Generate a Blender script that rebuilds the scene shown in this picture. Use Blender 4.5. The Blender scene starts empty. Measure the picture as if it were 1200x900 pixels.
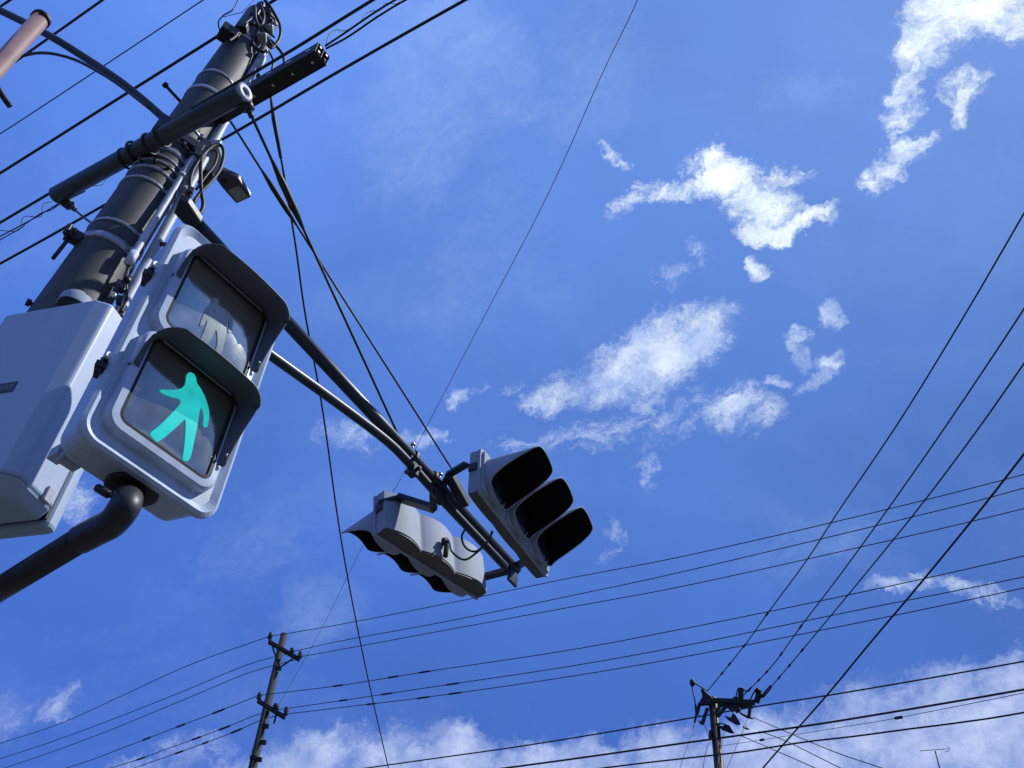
import bpy, math, random
from mathutils import Vector, Matrix, noise as mnoise
random.seed(7)
R = math.radians
S = bpy.context.scene
C = S.collection
# ------------------------------------------------------------------ camera
FP, CX, CY, EYE = 1100.0, 600.0, 450.0, 1.6
VP = (700.0, -700.0)                       # where verticals meet in the photograph
_up = Vector((VP[0]-CX, CY-VP[1], -FP)).normalized()
_fw = Vector((0, 0, -1))
_Y = (_fw - _up*_fw.dot(_up)).normalized()
_X = _Y.cross(_up)
RM = Matrix((_X, _Y, _up))                 # camera vector -> world vector
cd = bpy.data.cameras.new('camera'); cam = bpy.data.objects.new('camera', cd); C.objects.link(cam)
cd.sensor_fit = 'HORIZONTAL'; cd.sensor_width = 36; cd.lens = 36*FP/1200
cd.clip_start = 0.02; cd.clip_end = 5000
cam.matrix_world = Matrix.Translation((0, 0, EYE)) @ RM.to_4x4()
S.camera = cam
EYEV = Vector((0, 0, EYE))

def ray(x, y):
    return (RM @ Vector((x-CX, CY-y, -FP))).normalized()
def P(x, y, D=None, z=None):
    """a point seen at photo pixel x, y, at horizontal distance D or at height z above the eye"""
    w = ray(x, y)
    if D is not None: t = D/math.hypot(w.x, w.y)
    else: t = z/w.z
    return EYEV + w*t

# ------------------------------------------------------------------ sky, sun, exposure
SUN_AZ, SUN_EL = 79.0, 51.0                # azimuth clockwise from +Y
S.view_settings.view_transform = 'Standard'; S.view_settings.look = 'None'
S.view_settings.exposure = 0.0; S.view_settings.gamma = 1.0
W = bpy.data.worlds.new('World'); S.world = W; W.use_nodes = True
SKY_STRENGTH = 0.12

def build_world():
    nt = W.node_tree; N = nt.nodes; L = nt.links; N.clear()
    def nd(t, **k):
        n = N.new(t)
        for a, b in k.items(): setattr(n, a, b)
        return n
    def setin(n, i, v):
        if hasattr(v, 'is_output') or isinstance(v, bpy.types.NodeSocket): L.new(v, n.inputs[i])
        else: n.inputs[i].default_value = v
    def M(op, a, b=0.0, c=0.0, clamp=False):
        n = nd('ShaderNodeMath', operation=op, use_clamp=clamp)
        setin(n, 0, a); setin(n, 1, b); setin(n, 2, c)
        return n.outputs[0]
    def V(op, a, b=(0, 0, 0), s=1.0):
        n = nd('ShaderNodeVectorMath', operation=op); setin(n, 0, a); setin(n, 1, b)
        if op == 'SCALE': setin(n, 3, s)
        return n.outputs['Value'] if op in ('DOT_PRODUCT', 'LENGTH') else n.outputs[0]
    def noise(vec, scale, detail=8, rough=.6, out='Fac', dist=0.0):
        n = nd('ShaderNodeTexNoise'); setin(n, 'Vector', vec)
        n.inputs['Scale'].default_value = scale; n.inputs['Detail'].default_value = detail
        n.inputs['Roughness'].default_value = rough; n.inputs['Distortion'].default_value = dist
        return n.outputs[out]
    def sstep(v, a, b):
        n = nd('ShaderNodeMapRange', interpolation_type='SMOOTHSTEP'); setin(n, 0, v)
        n.inputs[1].default_value = a; n.inputs[2].default_value = b
        return n.outputs[0]
    tc = nd('ShaderNodeTexCoord'); d = V('NORMALIZE', tc.outputs['Generated'])
    sky = nd('ShaderNodeTexSky', sky_type='NISHITA'); sky.sun_disc = False
    sky.sun_elevation = R(SUN_EL); sky.sun_rotation = R(SUN_AZ)
    sky.air_density = 1.0; sky.dust_density = 0.3; sky.ozone_density = 3.0; sky.altitude = 50
    # the camera's own rendering of the blue: a smooth grade of the sky over the whole dome
    sx = nd('ShaderNodeSeparateXYZ'); L.new(d, sx.inputs[0]); zc = M('MAXIMUM', sx.outputs[2], 0.0)
    cz = nd('ShaderNodeCombineXYZ'); L.new(sx.outputs[0], cz.inputs[0]); L.new(sx.outputs[1], cz.inputs[1]); L.new(zc, cz.inputs[2])
    cq = nd('ShaderNodeCombineXYZ'); L.new(zc, cq.inputs[0]); L.new(sx.outputs[1], cq.inputs[1]); L.new(sx.outputs[0], cq.inputs[2])
    q2 = V('SCALE', cq.outputs[0], s=1.0); L.new(zc, q2.node.inputs[3])
    grade = nd('ShaderNodeCombineXYZ')
    for i, c in enumerate(((-4.037, -.136, -.283, 2.151, -.021, .928, -.619), (-3.541, -.131, -.164, 2.138, -.232, .573, -.666), (-2.499, -.158, -.024, 1.288, .012, .124, -.804))):
        e = M('ADD', M('ADD', V('DOT_PRODUCT', cz.outputs[0], c[1:4]), V('DOT_PRODUCT', q2, c[4:7])), c[0]-math.log(SKY_STRENGTH))
        L.new(M('EXPONENT', e), grade.inputs[i])
    skyc = V('MULTIPLY', sky.outputs[0], grade.outputs[0])
    thin = nd('ShaderNodeMapRange'); setin(thin, 0, noise(d, 2.6, 4, .5)); thin.inputs[1].default_value = .36; thin.inputs[2].default_value = .64; thin.inputs[3].default_value = .87; thin.inputs[4].default_value = 1.07
    sv_ = V('SCALE', skyc, s=1.0); L.new(thin.outputs[0], sv_.node.inputs[3]); skyc = sv_
    # warp the direction a little so that blobs tear into ragged cloud edges
    w1 = V('SCALE', V('SUBTRACT', noise(d, 9, 6, .62, 'Color'), (.5, .5, .5)), s=.06)
    w2 = V('SCALE', V('SUBTRACT', noise(d, 38, 5, .6, 'Color'), (.5, .5, .5)), s=.034)
    w3 = V('SCALE', V('SUBTRACT', noise(d, 130, 3, .6, 'Color'), (.5, .5, .5)), s=.010)
    dw = V('ADD', V('ADD', V('ADD', d, w1), w2), w3)
    sax = (ray(880, 330)-ray(640, 480)).normalized()          # the high wind draws the cloud fibres out along this line
    fib = V('SCALE', tuple(sax), s=1.0); L.new(M('MULTIPLY', V('DOT_PRODUCT', dw, tuple(sax)), .62), fib.node.inputs[3])
    df = V('SUBTRACT', dw, fib)
    def blob(x, y, rx, ry, ang=0, s=1.0):
        c = ray(x, y); a = R(ang)
        e1 = ray(x+10*math.cos(a), y-10*math.sin(a))-c; e2 = ray(x+10*math.sin(a), y+10*math.cos(a))-c
        k1 = e1.length/10; k2 = e2.length/10
        u = e1.normalized(); v = e2.normalized()
        un = (u/(rx*k1)); vn = (v/(ry*k2))
        cu, cv = un.dot(c), vn.dot(c)
        p = M('ADD', V('DOT_PRODUCT', dw, tuple(un)), -cu)
        q = M('ADD', V('DOT_PRODUCT', dw, tuple(vn)), -cv)
        r2 = M('ADD', M('MULTIPLY', p, p), M('MULTIPLY', q, q))
        f = M('MULTIPLY', M('SUBTRACT', 1.0, M('MULTIPLY', r2, .42)), s)
        g = M('GREATER_THAN', V('DOT_PRODUCT', d, tuple(c)), 0.0)
        return M('MULTIPLY', M('MAXIMUM', f, 0.0), g)
    def union(lst):
        r = lst[0]
        for x in lst[1:]: r = M('MAXIMUM', r, x)
        return r
    bright = [  # overexposed puffs high in the sky
        (1165, 8, 95, 30, 8, 1.2), (1100, 18, 42, 34, 0, 1.15), (1080, 58, 30, 34, 20, 1.1), (1056, 100, 22, 22, 0, 1), (1048, 138, 14, 26, 0, .95),
        (1062, 172, 22, 20, 0, 1), (1046, 200, 18, 14, 30, .95), (1028, 220, 17, 13, 30, .9), (1124, 96, 38, 18, 35, .9), (1140, 84, 24, 10, 10, .7), (1112, 122, 14, 22, 0, .75), (1100, 140, 8, 16, -20, .5),
        (830, 192, 17, 20, 0, 1), (850, 213, 42, 24, -20, 1.05), (800, 226, 52, 12, 5, .9), (752, 240, 36, 10, 25, .62), (888, 240, 34, 26, -30, 1.05),
        (935, 262, 34, 10, 12, .9), (893, 272, 26, 14, 0, 1), (912, 212, 24, 11, -15, .78), (716, 180, 8, 13, 20, .6), (728, 192, 11, 6, -20, .5), (734, 197, 8, 5, 0, .4), (886, 316, 8, 12, -35, .42), (892, 322, 14, 6, 30, .4), (940, 205, 14, 7, 0, .5), (962, 248, 14, 6, 10, .5)]
    soft = [
        (762, 408, 84, 30, 24, 1.05), (820, 385, 36, 30, 20, .9), (735, 435, 60, 26, 10, .8), (660, 455, 34, 18, 20, .78), (690, 508, 50, 16, 15, .6), (862, 482, 46, 28, -10, .72), (885, 500, 20, 14, 10, .6),
        (800, 500, 60, 26, 20, .42), (760, 470, 20, 10, 30, .4), (785, 325, 26, 14, 10, .55), (822, 298, 16, 16, 0, .5), (974, 358, 9, 14, -10, .85), (980, 370, 10, 9, 0, .7), (938, 390, 15, 9, 30, .8), (934, 402, 9, 9, 0, .6), (972, 420, 18, 10, 20, .95), (958, 436, 22, 9, 35, .8),
        (940, 448, 12, 8, 40, .6), (912, 446, 14, 7, 10, .6), (945, 420, 8, 16, -20, .55), (757, 562, 8, 22, -8, .75), (764, 578, 12, 10, 30, .6), (752, 548, 12, 7, 20, .5), (722, 620, 10, 16, 10, .5), (712, 650, 18, 10, 30, .4), (490, 515, 30, 12, 0, .66), (410, 508, 36, 15, 0, .5),
        (590, 455, 30, 9, 10, .45), (540, 466, 12, 9, 0, .45), (1050, 689, 32, 7, 4, .6), (1130, 687, 52, 8, -3, .62), (92, 584, 26, 20, 0, .66), (655, 522, 60, 12, 5, .5),]
    haze_ = [(540, 40, 110, 60, -40, .9), (490, 130, 70, 110, -20, .8), (690, 90, 60, 80, -30, .6), (950, 100, 60, 20, 10, .6), (560, 300, 60, 110, -30, .5), (300, 640, 60, 50, 30, .6), (380, 720, 50, 40, 20, .7), (950, 640, 90, 30, 20, .5)]
    low = [
        (72, 820, 32, 20, 0, .82), (15, 835, 34, 26, 0, .45), (365, 888, 55, 30, 0, .95), (300, 905, 60, 20, 0, .8), (455, 890, 50, 30, 0, .95), (530, 885, 50, 30, 0, .95), (600, 900, 90, 26, 0, .95),
        (700, 900, 90, 26, 0, .9), (225, 885, 40, 22, 0, .62), (160, 905, 50, 16, 0, .6), (475, 845, 10, 16, 0, .5), (780, 890, 60, 34, 0, 1), (860, 890, 60, 40, 0, 1), (950, 885, 90, 52, 0, 1.05), (1060, 865, 90, 60, 15, 1.05),
        (1130, 850, 80, 62, 20, 1.1), (1195, 800, 44, 38, 20, 1), (1210, 870, 80, 80, 0, 1.1), (1330, 830, 140, 70, 0, 1), (1500, 900, 160, 60, 0, 1), (700, 960, 260, 50, 0, 1), (300, 980, 260, 50, 0, .9), (1300, 500, 60, 20, 0, .6),
        (-150, 760, 90, 40, 0, .8), (-300, 300, 110, 60, 0, .8), (1400, 120, 90, 50, 0, .9), (100, 1000, 120, 50, 0, 1), (1000, 1000, 200, 60, 0, 1)]
    n1 = noise(df, 15, 12, .70, dist=.2); n2 = noise(df, 60, 9, .72, dist=.4); n3 = noise(df, 170, 5, .7)
    nn = M('ADD', M('ADD', M('MULTIPLY', n1, .50), M('MULTIPLY', n2, .32)), M('MULTIPLY', n3, .18))
    def dens(f, amp, lo, hi):
        return M('MULTIPLY', sstep(M('ADD', f, M('MULTIPLY', M('SUBTRACT', nn, .5), amp)), lo, hi), sstep(f, 0.0, .22))
    db = dens(union([blob(*b) for b in bright]), 4.6, .14, 1.35)
    ds = M('MULTIPLY', dens(union([blob(*b) for b in soft]), 4.4, .10, 1.32), .95)
    dl = M('MULTIPLY', dens(union([blob(*b) for b in low]), 3.0, .18, 1.15), .92)
    back = M('MULTIPLY', sstep(noise(V('MULTIPLY', dw, (1, 1, 1.6)), 2.6, 9, .6), .47, .66), sstep(M('MULTIPLY', sx.outputs[1], -1.0), .05, .3))
    dh = M('MULTIPLY', dens(union([blob(*b) for b in haze_]), 2.6, .1, 1.6), .42)
    # a very thin veil of cirrus streaks over everything
    ci = noise(V('MULTIPLY', dw, (1.0, 3.0, 1.4)), 3.2, 7, .6, dist=.6)
    vz = M('MULTIPLY', sstep(ci, .45, .85), .10)
    def mix(f, a, b):
        n = nd('ShaderNodeMix', data_type='RGBA'); setin(n, 0, f); setin(n, 6, a); setin(n, 7, b); return n.outputs[2]
    k = 1/SKY_STRENGTH
    def col(r, g, b): return (r*k, g*k, b*k, 1)
    tex = noise(d, 28, 9, .62)
    shade = sstep(tex, .3, .72)
    c0 = mix(vz, skyc, col(.55, .72, 1.0))
    c0 = mix(M('MULTIPLY', back, .5), c0, mix(shade, col(.42, .54, .85), col(.75, .85, 1.0)))
    c0 = mix(dh, c0, col(.48, .64, 1.0))
    c1 = mix(dl, c0, mix(shade, col(.31, .41, .76), col(.60, .70, 1.0)))
    c2 = mix(ds, c1, mix(shade, col(.48, .62, .98), col(.86, .96, 1.05)))
    c3 = mix(db, c2, mix(shade, col(.86, 1.0, 1.08), col(1.08, 1.15, 1.15)))
    bg = nd('ShaderNodeBackground'); L.new(c3, bg.inputs[0]); bg.inputs[1].default_value = SKY_STRENGTH
    o = nd('ShaderNodeOutputWorld'); L.new(bg.outputs[0], o.inputs[0])
build_world()
W.cycles.sampling_method = 'MANUAL'; W.cycles.sample_map_resolution = 512

sd = bpy.data.lights.new('sun', 'SUN'); sd.energy = 4.6; sd.angle = R(.53); sd.color = (1, .98, .95)
so = bpy.data.objects.new('sun', sd); C.objects.link(so)
SUND = Vector((math.sin(R(SUN_AZ))*math.cos(R(SUN_EL)), math.cos(R(SUN_AZ))*math.cos(R(SUN_EL)), math.sin(R(SUN_EL))))
so.rotation_euler = (-SUND).to_track_quat('-Z', 'Y').to_euler(); so.location = (20, 20, 40)

# ------------------------------------------------------------------ materials
def mat(name, col, rough=.5, metal=0.0, var=.25, scale=6.0, dark=None, stain=.0, stain_scale=2.0, bump=.0, bump_scale=60, stretch=1.0, coat=0.0, spec=.5):
    m = bpy.data.materials.new(name); m.use_nodes = True
    nt = m.node_tree; N = nt.nodes; L = nt.links
    b = N['Principled BSDF']; b.inputs['Roughness'].default_value = rough; b.inputs['Metallic'].default_value = metal
    b.inputs['Coat Weight'].default_value = coat; b.inputs['Specular IOR Level'].default_value = spec
    tc = N.new('ShaderNodeTexCoord'); mp = N.new('ShaderNodeMapping'); mp.inputs['Scale'].default_value = (1, 1, stretch)
    L.new(tc.outputs['Object'], mp.inputs['Vector'])
    n = N.new('ShaderNodeTexNoise'); n.inputs['Scale'].default_value = scale; n.inputs['Detail'].default_value = 8; n.inputs['Roughness'].default_value = .65
    L.new(mp.outputs[0], n.inputs['Vector'])
    r = N.new('ShaderNodeMapRange'); r.inputs[1].default_value = .3; r.inputs[2].default_value = .7
    r.inputs[3].default_value = 1-var; r.inputs[4].default_value = 1+var*.4; L.new(n.outputs['Fac'], r.inputs[0])
    vm = N.new('ShaderNodeVectorMath'); vm.operation = 'SCALE'; vm.inputs[0].default_value = col; L.new(r.outputs[0], vm.inputs[3])
    out = vm.outputs[0]
    if stain > 0:
        n2 = N.new('ShaderNodeTexNoise'); n2.inputs['Scale'].default_value = stain_scale; n2.inputs['Detail'].default_value = 10; n2.inputs['Roughness'].default_value = .7
        L.new(mp.outputs[0], n2.inputs['Vector'])
        r2 = N.new('ShaderNodeMapRange'); r2.inputs[1].default_value = .50; r2.inputs[2].default_value = .68; r2.inputs[4].default_value = stain
        L.new(n2.outputs['Fac'], r2.inputs[0])
        mx = N.new('ShaderNodeMix'); mx.data_type = 'RGBA'; L.new(r2.outputs[0], mx.inputs[0]); L.new(out, mx.inputs[6]); mx.inputs[7].default_value = (*dark, 1)
        out = mx.outputs[2]
    L.new(out, b.inputs['Base Color'])
    rr = N.new('ShaderNodeMapRange'); rr.inputs[3].default_value = max(0, rough-.08); rr.inputs[4].default_value = min(1, rough+.12)
    L.new(n.outputs['Fac'], rr.inputs[0]); L.new(rr.outputs[0], b.inputs['Roughness'])
    if bump > 0:
        n3 = N.new('ShaderNodeTexNoise'); n3.inputs['Scale'].default_value = bump_scale; n3.inputs['Detail'].default_value = 6
        L.new(tc.outputs['Object'], n3.inputs['Vector'])
        bp = N.new('ShaderNodeBump'); bp.inputs['Strength'].default_value = bump; bp.inputs['Distance'].default_value = .004
        L.new(n3.outputs['Fac'], bp.inputs['Height']); L.new(bp.outputs[0], b.inputs['Normal'])
    return m
MT = dict(
    concrete=mat('pole_concrete', (.058, .062, .064), .6, var=.6, scale=11, dark=(.014, .015, .017), stain=.9, stain_scale=3.2, bump=.3, bump_scale=130, stretch=.35),
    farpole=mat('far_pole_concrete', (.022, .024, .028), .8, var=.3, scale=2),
    galv=mat('galvanised_steel', (.50, .55, .66), .5, metal=.0, var=.3, scale=14, dark=(.22, .23, .25), stain=.6, stain_scale=6, bump=.15),
    band=mat('band_steel', (.40, .43, .48), .35, metal=.7, var=.4, scale=30, dark=(.1, .1, .1), stain=.6, stain_scale=14),
    arm=mat('arm_steel', (.035, .043, .06), .4, metal=.4, var=.3, scale=8, dark=(.04, .04, .05), stain=.5, stain_scale=5),
    dark=mat('dark_steel', (.03, .034, .04), .45, metal=.3, var=.4, scale=20),
    greypipe=mat('grey_painted_pipe', (.055, .066, .075), .45, metal=.2, var=.35, scale=10, dark=(.05, .05, .05), stain=.5, stain_scale=5),
    black=mat('black_rubber', (.014, .015, .017), .55, var=.3, scale=20),
    white=mat('aged_white_paint', (.47, .57, .72), .38, var=.12, scale=4, dark=(.19, .22, .26), stain=.5, stain_scale=8, stretch=.3, bump=.06, bump_scale=40),
    cab=mat('cabinet_paint', (.41, .52, .68), .42, var=.12, scale=3, dark=(.26, .31, .39), stain=.4, stain_scale=6, stretch=.25, bump=.06, bump_scale=40),
    grime=mat('grimy_paint', (.34, .345, .35), .5, var=.35, scale=7, dark=(.10, .10, .10), stain=.6, stain_scale=9),
    visor=mat('visor_slate', (.095, .108, .145), .62, var=.2, scale=8),
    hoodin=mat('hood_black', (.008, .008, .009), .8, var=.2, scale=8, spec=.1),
    veh=mat('signal_paint', (.32, .37, .46), .68, spec=.25, var=.14, scale=5, dark=(.34, .36, .40), stain=.4, stain_scale=6),
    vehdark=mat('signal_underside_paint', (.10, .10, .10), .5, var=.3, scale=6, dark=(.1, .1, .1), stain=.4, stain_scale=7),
    brown=mat('brown_post_paint', (.25, .155, .145), .45, var=.2, scale=9, dark=(.2, .13, .12), stain=.3, stain_scale=9),
    wire=mat('wire_black', (.012, .013, .016), .6, var=.2, scale=3),
    farmetal=mat('far_metal', (.05, .05, .05), .5, metal=.4, var=.3, scale=3),
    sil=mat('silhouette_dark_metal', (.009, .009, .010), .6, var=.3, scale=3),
    asphalt=mat('asphalt', (.04, .04, .042), .9, var=.25, scale=40, bump=.5),
    ground=mat('ground_soil_grass', (.045, .05, .03), .95, var=.4, scale=1.5),
    paintline=mat('road_paint', (.75, .75, .73), .7, var=.25, scale=14),
    sidewalk=mat('sidewalk_concrete', (.09, .088, .082), .85, var=.25, scale=8),
    sticker=mat('sticker_navy', (.03, .035, .05), .4, var=.2),
    screw=mat('screw_steel', (.6, .58, .52), .3, metal=.8, var=.3, scale=40),
    lampglass=mat('lamp_diffuser', (.30, .31, .26), .25, var=.2, scale=20),
)
def lens_mat(name, base, rough=.10):
    m = mat(name, base, rough, metal=.86, var=.22, scale=7, coat=.0, bump=.12, bump_scale=30, dark=(.30, .31, .27), stain=.5, stain_scale=5, spec=.6); return m
MT['lens'] = lens_mat('signal_lens_glass', (.52, .50, .42))
MT['lens2'] = lens_mat('signal_lens_glass_pale', (.72, .70, .60), .10)
def emis(name, c, s):
    m = bpy.data.materials.new(name); m.use_nodes = True; nt = m.node_tree; b = nt.nodes['Principled BSDF']
    b.inputs['Base Color'].default_value = (.03, .3, .28, 1); b.inputs['Emission Color'].default_value = (*c, 1); b.inputs['Roughness'].default_value = .2
    tc = nt.nodes.new('ShaderNodeTexCoord'); n = nt.nodes.new('ShaderNodeTexNoise'); n.inputs['Scale'].default_value = 22; n.inputs['Detail'].default_value = 5
    nt.links.new(tc.outputs['Object'], n.inputs['Vector'])
    r = nt.nodes.new('ShaderNodeMapRange'); r.inputs[1].default_value = .3; r.inputs[2].default_value = .7; r.inputs[3].default_value = s*.82; r.inputs[4].default_value = s*1.12
    nt.links.new(n.outputs['Fac'], r.inputs[0]); nt.links.new(r.outputs[0], b.inputs['Emission Strength'])
    return m
MT['walk'] = emis('walking_light', (.02, .56, .52), .85)
MT['darklens'] = mat('signal_lens_dark', (.012, .013, .013), .3, var=.2)
MT['stand'] = mat('unlit_figure', (.36, .44, .44), .25, var=.3, scale=12)

# ------------------------------------------------------------------ mesh helper
def frame(a, b):
    """orthonormal frame with z along a->b"""
    z = (b-a).normalized(); x = z.cross(Vector((0, 0, 1)))
    if x.length < 1e-4: x = Vector((1, 0, 0))
    x.normalize(); return x, z.cross(x).normalized(), z
class MB:
    def __init__(s): s.v = []; s.f = []; s.sm = []
    def add(s, vs, fs, smooth=False):
        o = len(s.v); s.v += [Vector(v) for v in vs]; s.f += [tuple(i+o for i in f) for f in fs]; s.sm += [smooth]*len(fs); return s
    def box(s, c, size, M=None):
        c = Vector(c); h = [x/2 for x in size]; vs = []
        for i in (-1, 1):
            for j in (-1, 1):
                for k in (-1, 1):
                    p = Vector((i*h[0], j*h[1], k*h[2])); vs.append(c+(M @ p if M else p))
        return s.add(vs, [(0, 1, 3, 2), (4, 6, 7, 5), (0, 4, 5, 1), (2, 3, 7, 6), (0, 2, 6, 4), (1, 5, 7, 3)])
    def bar(s, a, b, w, h=None, up=None):
        a = Vector(a); b = Vector(b); h = h or w; x, y, z = frame(a, b)
        if up is not None:
            y = (up-z*up.dot(z)).normalized(); x = y.cross(z)
        Mx = Matrix((x, y, z)).transposed()
        return s.box((a+b)/2, (w, h, (b-a).length), Mx)
    def tube(s, pts, r, n=12, caps=True, r2=None):
        pts = [Vector(p) for p in pts]; m = len(pts)
        x, y, z = frame(pts[0], pts[1]); vs = []; fs = []
        for i, p in enumerate(pts):
            t = (pts[min(i+1, m-1)]-pts[max(i-1, 0)]).normalized()
            x = (x-t*x.dot(t)).normalized(); y = t.cross(x)
            rr = r[i] if isinstance(r, (list, tuple)) else (r if r2 is None else r+(r2-r)*i/(m-1))
            for k in range(n):
                a = 2*math.pi*k/n; vs.append(p+(x*math.cos(a)+y*math.sin(a))*rr)
        for i in range(m-1):
            for k in range(n):
                fs.append((i*n+k, i*n+(k+1) % n, (i+1)*n+(k+1) % n, (i+1)*n+k))
        s.add(vs, fs, True)
        if caps:
            o = len(s.v)-len(vs)
            s.f.append(tuple(o+k for k in range(n))[::-1]); s.sm.append(False)
            s.f.append(tuple(o+(m-1)*n+k for k in range(n))); s.sm.append(False)
        return s
    def lathe(s, a, axis, prof, n=32, caps=True):
        """prof: list of (distance along axis, radius)"""
        a = Vector(a); axis = Vector(axis).normalized()
        return s.tube_prof([(a+axis*t, r) for t, r in prof], axis, n, caps)
    def tube_prof(s, pr, axis, n, caps):
        x, y, z = frame(Vector((0, 0, 0)), axis); vs = []; fs = []
        for p, r in pr:
            for k in range(n):
                t = 2*math.pi*k/n; vs.append(p+(x*math.cos(t)+y*math.sin(t))*r)
        for i in range(len(pr)-1):
            for k in range(n): fs.append((i*n+k, i*n+(k+1) % n, (i+1)*n+(k+1) % n, (i+1)*n+k))
        s.add(vs, fs, True)
        if caps:
            o = len(s.v)-len(vs)
            s.f.append(tuple(o+k for k in range(n))[::-1]); s.sm.append(False)
            s.f.append(tuple(o+(len(pr)-1)*n+k for k in range(n))); s.sm.append(False)
        return s
    def prism(s, poly, off):
        """poly: 3D loop; off: extrusion vector"""
        n = len(poly); off = Vector(off); vs = [Vector(p) for p in poly]+[Vector(p)+off for p in poly]
        return s.add(vs, [tuple(range(n))[::-1], tuple(range(n, 2*n))]+[(i, (i+1) % n, n+(i+1) % n, n+i) for i in range(n)])
    def loft(s, loops, cap0=True, cap1=True, smooth=False):
        n = len(loops[0]); vs = [v for l in loops for v in l]; fs = []
        for i in range(len(loops)-1):
            for k in range(n): fs.append((i*n+k, i*n+(k+1) % n, (i+1)*n+(k+1) % n, (i+1)*n+k))
        s.add(vs, fs, smooth); o = len(s.v)-len(vs)
        if cap0: s.f.append(tuple(o+k for k in range(n))[::-1]); s.sm.append(False)
        if cap1: s.f.append(tuple(o+(len(loops)-1)*n+k for k in range(n))); s.sm.append(False)
        return s
    def each(s, name, m, parent, **k):
        """one object per connected piece"""
        par = list(range(len(s.v)))
        def find(i):
            while par[i] != i: par[i] = par[par[i]]; i = par[i]
            return i
        for f in s.f:
            for i in f[1:]: par[find(i)] = find(f[0])
        grp = {}
        for f, q in zip(s.f, s.sm): grp.setdefault(find(f[0]), []).append((f, q))
        out = []
        for fs in grp.values():
            ids = sorted({i for f, q in fs for i in f}); mp_ = {a: b for b, a in enumerate(ids)}
            b = MB(); b.v = [s.v[i] for i in ids]; b.f = [tuple(mp_[i] for i in f) for f, q in fs]; b.sm = [q for f, q in fs]
            out.append(b.build(name, m, parent, **k))
        return out
    def build(s, name, m, parent=None, bevel=0, world=True, solid=0, seg=2, label=None, autos=False):
        vs = s.v
        if parent is not None and world:
            W_ = parent
            inv = Matrix(WM[parent.name]).inverted(); vs = [inv @ v for v in vs]
        org = Vector((0, 0, 0))
        if parent is None:
            org = sum(vs, Vector())/len(vs); org.z = min(v.z for v in vs); vs = [v-org for v in vs]
        me = bpy.data.meshes.new(name); me.from_pydata([tuple(v) for v in vs], [], s.f); me.update()
        for p, q in zip(me.polygons, s.sm): p.use_smooth = q
        if isinstance(m, (list, tuple)): [me.materials.append(MT[x]) for x in m]
        else: me.materials.append(MT[m])
        import bmesh
        bm = bmesh.new(); bm.from_mesh(me); bmesh.ops.recalc_face_normals(bm, faces=bm.faces); bm.to_mesh(me); bm.free()
        if autos:
            for p in me.polygons: p.use_smooth = True
            me.set_sharp_from_angle(angle=R(32))
        o = bpy.data.objects.new(name, me); C.objects.link(o)
        if parent is not None: o.parent = parent; WM[o.name] = WM[parent.name]
        else: o.location = org; WM[o.name] = Matrix.Translation(org)
        if solid:
            mo = o.modifiers.new('solid', 'SOLIDIFY'); mo.thickness = solid; mo.offset = 0
        if bevel:
            mo = o.modifiers.new('bevel', 'BEVEL'); mo.width = bevel; mo.segments = seg; mo.limit_method = 'ANGLE'; mo.angle_limit = R(40); mo.harden_normals = False
        if label: o['label'] = label
        return o
WM = {}
def thing(name, label, cat, loc, M=None, group=None):
    o = bpy.data.objects.new(name, None); C.objects.link(o); o.empty_display_size = .1
    mw = Matrix.Translation(loc) @ (M.to_4x4() if M else Matrix.Identity(4)); o.matrix_world = mw; WM[o.name] = mw
    return tag(o, label, cat, group)
def tag(o, label, cat, group=None):
    o['label'] = label; o['category'] = cat
    if group: o['group'] = group
    return o
def catmull(pts, n=8):
    pts = [Vector(p) for p in pts]
    if len(pts) < 3: return pts
    q = [pts[0]*2-pts[1]]+pts+[pts[-1]*2-pts[-2]]; out = []
    for i in range(1, len(q)-2):
        for k in range(n):
            t = k/n; a, b, c, d_ = q[i-1:i+3]
            out.append(.5*((2*b)+(c-a)*t+(2*a-5*b+4*c-d_)*t*t+(-a+3*b-3*c+d_)*t**3))
    out.append(pts[-1]); return out
def rrect(x0, x1, z0, z1, r, y, n=6):
    pts = []
    for cx, cz, a0 in ((x1-r, z1-r, 0), (x0+r, z1-r, 90), (x0+r, z0+r, 180), (x1-r, z0+r, 270)):
        for k in range(n+1):
            a = R(a0+90*k/n); pts.append(Vector((cx+r*math.cos(a), y, cz+r*math.sin(a))))
    return pts

# ------------------------------------------------------------------ ground (below the frame)
def sheet(name, x0, x1, y0, y1, z, m, kind='structure'):
    o = MB().add([(x0, y0, z), (x1, y0, z), (x1, y1, z), (x0, y1, z)], [(0, 1, 2, 3)]).build(name, m); o['kind'] = kind; return o
sheet('ground', -1500, 1500, -1500, 1500, 0, 'ground')
sheet('road', -120, 120, 6, 14, .004, 'asphalt')
o = MB().box((0, 3.0, .07), (120, 5.6, .14)).build('pavement', 'sidewalk', bevel=.02); o['kind'] = 'structure'

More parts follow.
